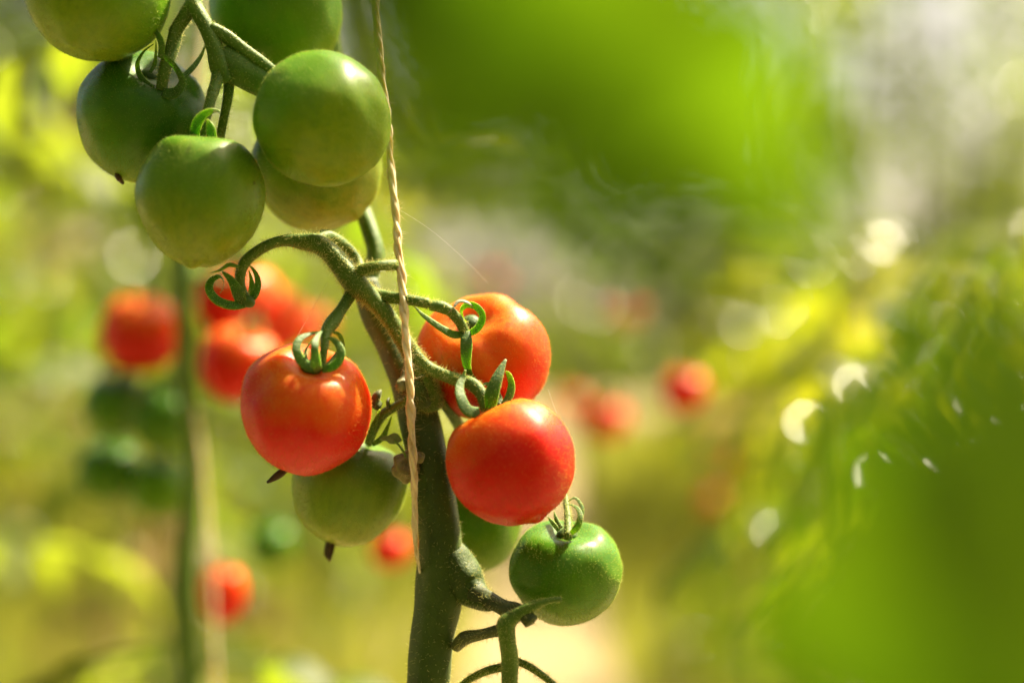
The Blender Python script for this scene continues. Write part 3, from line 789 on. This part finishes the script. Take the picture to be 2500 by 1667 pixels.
# ------------------------------------------------------------------ rows of plants behind
GR = 'tomato plants in the rows behind'
rows = [(-.62, 1.55, 1.15), (-.42, 2.0, 1.5), (-.95, 2.3, 1.5), (-.55, 2.8, 1.6), (-1.2, 3.3, 1.6), (-.78, 3.7, 1.7), (-.5, 4.3, 1.7), (-1.6, 4.4, 1.7),
        (.42, 2.1, .98), (.72, 2.1, 1.05), (.56, 2.6, 1.08), (.86, 2.8, 1.12), (.68, 3.3, 1.12), (1.1, 3.1, 1.12), (.85, 3.6, 1.12), (.55, 3.7, 1.1), (1.3, 4.1, 1.15), (.8, 4.5, 1.15), (1.05, 5.2, 1.2)]
where = ['at the far left edge', 'behind the left cluster', 'at the left', 'behind the top left fruit', 'far left', 'deep left', 'left of the path', 'deep far left',
         'just right of the sharp fruit', 'low at the right', 'at the centre right', 'at the right edge', 'deep right', 'far right edge', 'deep far right', 'right of the path', 'deepest right edge', 'deep centre right', 'deepest right']
rg = random.Random(5)
for (x, y, h), wh in zip(rows, where):
    row_plant(x, y, h, 'blurred sunlit tomato plant standing ' + wh + ' in the rows', rg, nleaf=(28 if x < 0 else 34) if y < 3 else 26, zmin=.15, sc=.85 if x < 0 else .78, dry=.15 if x < 0 else .3)
i = 0
for y in np.arange(5.5, 13, 1.0):
    for x in (-1.9, -1.0, -.55, .95, 1.7, 2.6):
        hh = rg.uniform(1.4, 1.9) if x < 0 else rg.uniform(1.0, 1.25)
        xx = x * (1 + (y - 5) * .08) + rg.uniform(-.2, .2)
        row_plant(xx, y + rg.uniform(-.3, .3), hh, 'hazy far tomato plant in the deep rows ' + ('left' if xx < .3 else 'right') + ' of the path', rg, nleaf=20, zmin=.1, group='far tomato plants', sc=1.3, as_stuff=True)
row_plant(-.85, 3.4, 1.6, 'brown dried up tomato plant at the upper left behind the green fruit', rg, nleaf=22, dry=1.0)
row_plant(.50, 2.6, .78, 'brown dried up low plant at the lower right', rg, nleaf=16, zmin=.3, dry=1.0, sc=.9)
for k in range(16):                                        # unseen plants added behind the camera to cut the sky fill
    x = -2.4 + 5.0 * k / 15 + rg.uniform(-.1, .1); y = -.75 - .5 * (k % 3)
    row_plant(x, y, rg.uniform(2.0, 2.5), 'unseen tall tomato plant added behind the camera to block the sky', rg, nleaf=34, zmin=.05, group='added sky blocking tomato plants', sc=1.7, as_stuff=True)
for x, y in ((-.95, .35), (-.75, -.1), (-1.15, -.2), (-1.2, .7), (.85, -.1), (.95, -.45)):  # more unseen plants added at the sides to keep sky light off
    row_plant(x, y, 2.2, 'unseen tall tomato plant added beside the camera to block the sky', rg, nleaf=34, zmin=.05, group='added sky blocking tomato plants', sc=1.7, as_stuff=True)
GB = 'blurred tomatoes right of the sharp plant'
for lab, px, py, r_, y, m in (('blurred orange red tomato highest right of the sharp fruit', 1572, 895, 52, 1.42, M_RED), ('blurred orange tomato disk right of the bright red one', 1395, 965, 48, 1.7, M_RED),
                              ('blurred reddish tomato close to the bright red one', 1310, 930, 36, 2.6, M_RED_RIB), ('blurred yellow orange tomato over the pale green blur', 1655, 1045, 40, 2.15, M_RED_RIB),
                              ('faint red tomato below the big green blur', 1440, 715, 28, 3.2, M_RED), ('faint orange tomato lowest of the blurred ones at the right', 1640, 1150, 26, 2.5, M_RED_RIB),
                              ('blurred orange tomato peeping out behind the main stem', 895, 1262, 46, 1.25, M_RED), ('faint red tomato right above the ribbed one', 1130, 645, 26, 3.6, M_RED),
                              ('faint red brown tomato in the right half under the leaf', 1840, 705, 24, 3.4, M_RED), ('faint orange tomato beside the left cluster', 715, 750, 44, 1.7, M_RED_RIB)):
    small_tomato(lab, px, py, r_, y, m, group=GB)

# ------------------------------------------------------------------ grass along the path
rngn = np.random.default_rng(4)
def grass(name, n, xr, yr, hmin, hmax, label, avoid=None):
    x = rngn.uniform(*xr, n); y = rngn.uniform(*yr, n)
    if avoid:
        k = (x > avoid[0] + avoid[2] * y) & (x < avoid[1] + avoid[3] * y)
        x, y = x[~k], y[~k]
    n = len(x)
    h = rngn.uniform(hmin, hmax, n); a = rngn.uniform(0, 6.28, n); wd = rngn.uniform(.004, .008, n)
    lean = rngn.normal(0, .35, (n, 2)) * h[:, None]
    V = np.zeros((n, 5, 3))
    dx, dy = np.cos(a) * wd, np.sin(a) * wd
    V[:, 0] = np.stack([x - dx, y - dy, 0 * x - .02], 1); V[:, 1] = np.stack([x + dx, y + dy, 0 * x - .02], 1)
    mx, my = x + lean[:, 0] * .4, y + lean[:, 1] * .4
    V[:, 2] = np.stack([mx - dx * .8, my - dy * .8, h * .6], 1); V[:, 3] = np.stack([mx + dx * .8, my + dy * .8, h * .6], 1)
    V[:, 4] = np.stack([x + lean[:, 0], y + lean[:, 1], h], 1)
    fp = np.array([(0, 1, 3), (0, 3, 2), (2, 3, 4)])
    Fc = (fp[None] + (np.arange(n) * 5)[:, None, None]).reshape(-1, 3)
    o = mesh_np(name, V.reshape(-1, 3), Fc, M_GRASS)
    o['kind'] = 'stuff'; o['label'] = label
    return o
grass('grass', 60000, (-4, 4), (2.5, 16), .06, .28, 'sunlit yellow green grass between the rows', avoid=(-.12, .20, .0, .02))

# ------------------------------------------------------------------ trees beyond the rows
def tree_meshes(seed, h, spread, nleaf, size, gaps=.0):
    rg = random.Random(seed)
    parts = [tube([(0, 0, -.1), (.05 * h * rg.uniform(-1, 1), 0, h * .3), (.05 * h * rg.uniform(-1, 1), .03 * h, h * .6), (0, 0, h * .92)], [h * q * (1 if h > 4 else .42) for q in (.028, .022, .015, .004)], 8, 4)]
    tips = []
    for i in range(16):
        z = h * rg.uniform(.18, .85); a = rg.uniform(0, 6.28); l = spread * h * rg.uniform(.5, 1) * (1.1 - .6 * z / h)
        e = Vector((math.cos(a) * l, math.sin(a) * l, z + l * rg.uniform(.2, .7)))
        m = Vector((math.cos(a) * l * .5, math.sin(a) * l * .5, z + l * rg.uniform(.05, .3)))
        parts.append(tube([(0, 0, z), m, e], [h * q * (1 if h > 4 else .45) for q in (.009, .006, .002)], 5, 3))
        tips += [m, e, (m + e) / 2]
        for _ in range(2):
            b = e + Vector((rg.uniform(-1, 1), rg.uniform(-1, 1), rg.uniform(-.4, .8))) * l * .35
            parts.append(tube([(m + e) / 2, b], [h * .003, h * .001], 4, 1)); tips.append(b)
    tips.append(Vector((0, 0, h * .92)))
    nr = np.random.default_rng(seed)
    T = np.array([tuple(t) for t in tips])
    if h < 4: T = T[nr.permutation(len(T))[:15]]          # young trees: few separate clumps with sky between
    c = T[nr.integers(0, len(T), nleaf)] + nr.normal(0, h * (.045 if h > 4 else .05), (nleaf, 3))
    u = nr.normal(0, 1, (nleaf, 3)); u /= np.linalg.norm(u, axis=1)[:, None]
    v = np.cross(u, nr.normal(0, 1, (nleaf, 3))); v /= np.linalg.norm(v, axis=1)[:, None]
    s = size * nr.uniform(.6, 1.3, nleaf)[:, None]
    V = np.stack([c - u * s, c + v * s * .5, c + u * s, c - v * s * .5], 1).reshape(-1, 3)
    Fc = np.arange(nleaf * 4).reshape(-1, 4)
    return join(parts), (V, Fc)
TM = []
for sd, h, sp, nl, sz in ((1, 6.5, .34, 5200, .085), (2, 8.0, .30, 5200, .10), (3, 5.0, .42, 4200, .08), (4, 3.0, .36, 1000, .05), (5, 2.7, .42, 900, .05), (6, 2.9, .40, 1500, .06)):
    wood, lv = tree_meshes(sd, h, sp, nl, sz)
    o = mesh_np('crown', lv[0], lv[1], M_LEAF_SOFT if sd == 6 else M_LEAF_TREE); me = o.data; bpy.data.objects.remove(o)
    TM.append((mesh_data('trunk', wood, M_BARK), me))
def tree(x, y, k, sc_, label):
    r = empty('tree', Matrix.Translation((x, y, 0)) @ Matrix.Rotation(x * 3 + y, 4, 'Z') @ Matrix.Scale(sc_, 4))
    tag(r, label, 'tree', 'trees beyond the tomato rows')
    link('trunk', TM[k][0], r); link('crown', TM[k][1], r)
    return r
for x, y, k, s_, lab in ((-6.5, 17, 0, 1.0, 'blurred tree at the far left beyond the rows'), (-3.6, 15, 2, 1.2, 'blurred round tree behind the top left tomatoes'), (-1.2, 18, 1, .95, 'blurred tall tree behind the middle of the twine'),
                       (1.6, 16, 3, 2.0, 'blurred sparse tree behind the big upper leaf'), (4.4, 15, 2, .5, 'low blurred tree under the white sky at the right'),
                       (3.3, 22, 1, .42, 'small blurred tree far back under the white sky'),
                       (1.65, 6.6, 3, 1.0, 'sparse young tree against white sky at the right'), (1.78, 8.3, 5, 1.15, 'leafier young tree between the two sparse ones at the upper right'), (2.35, 7.4, 4, 1.1, 'sparse young tree at the right edge with white sky gaps'), (1.0, 7.8, 4, 1.05, 'sparse young tree just right of the big upper leaf'), (.35, 9.0, 3, 1.1, 'blurred young tree below the big upper leaf'), (-9, 22, 1, 1, 'blurred tree farthest left'), (9.5, 24, 0, 1, 'blurred tree farthest right')):
    tree(x, y, k, s_, lab)
# a low hedge of shrubs closes the horizon
nr = np.random.default_rng(12)
n = 26000
c = np.stack([nr.uniform(-26, 26, n), 27 + nr.normal(0, .9, n), np.abs(nr.normal(0, 1, n)) * 1.0], 1)
c[:, 2] *= np.where(c[:, 0] > -2, .4, 1.0)
c[:, 2] *= 1.0 + .5 * np.sin(c[:, 0] * .9) + .3 * np.sin(c[:, 0] * 2.3)
u = nr.normal(0, 1, (n, 3)); u /= np.linalg.norm(u, axis=1)[:, None]
v = np.cross(u, nr.normal(0, 1, (n, 3))); v /= np.linalg.norm(v, axis=1)[:, None]
s = nr.uniform(.1, .22, n)[:, None]
o = mesh_np('undergrowth', np.stack([c - u * s, c + v * s * .6, c + u * s, c - v * s * .6], 1).reshape(-1, 3), np.arange(n * 4).reshape(-1, 4), M_LEAF_TREE)
o['kind'] = 'stuff'; o['label'] = 'dark undergrowth along the far edge of the garden'

# ------------------------------------------------------------------ near leaves, far out of focus, on a plant beside the camera
near = empty('tomato_plant', Matrix.Translation((.20, .26, 0)))
tag(near, 'very near tomato plant whose huge blurred leaves fill the upper and lower right', 'tomato plant')
NI = Matrix.Translation((-.20, -.26, 0))
v, f = tube([(.20, .26, -.03), (.205, .255, .4), (.20, .26, .8), (.195, .265, 1.1), (.19, .27, 1.3)], [.008, .008, .007, .006, .004], 10, 4)
new_obj('stem', v, f, M_STEM, near, inv=NI)
def near_leaf(tip, base, width, nrm, seed, droop=.12, fold=.22):
    rg = random.Random(seed)
    tip, base = Vector(tip), Vector(base)
    L_ = (tip - base).length
    x = (tip - base).normalized(); zn = Vector(nrm); zn = (zn - x * zn.dot(x)).normalized(); y = zn.cross(x)
    ge = leaflet(L_, width, 12, rg, fold=fold, droop=droop, lobes=3, wave=.06)
    M = Matrix.Translation(base) @ Matrix((x, y, zn)).transposed().to_4x4()
    ge = xf(ge, M)
    return new_obj('leaf', ge[0], ge[1], M_LEAF_NEAR, near, inv=NI)
def N(px, py, y): return P(px, py, y)
near_leaf(N(1900, 540, .225), N(900, -200, .245), .056, (-.1, -.97, .1), 1, fold=.6)
near_leaf(N(980, 420, .24), N(1180, -260, .26), .036, (.1, -.95, .25), 2)
near_leaf(N(1700, 1520, .20), N(2800, 1200, .23), .072, (-.55, -.83, -.05), 4, fold=.0)
for pts in ([(.195, .265, 1.10), (.10, .265, 1.06), tuple(N(1180, -260, .26)), tuple(N(900, -200, .245))],
            [(.20, .26, .86), (.15, .24, .90), tuple(N(2800, 1200, .23))]):
    v, f = tube([Vector(p) for p in pts], [.002, .0018, .0014, .001][:len(pts)], 7, 4)
    new_obj('leaf_stalk', v, f, M_TRUSS, near, inv=NI)
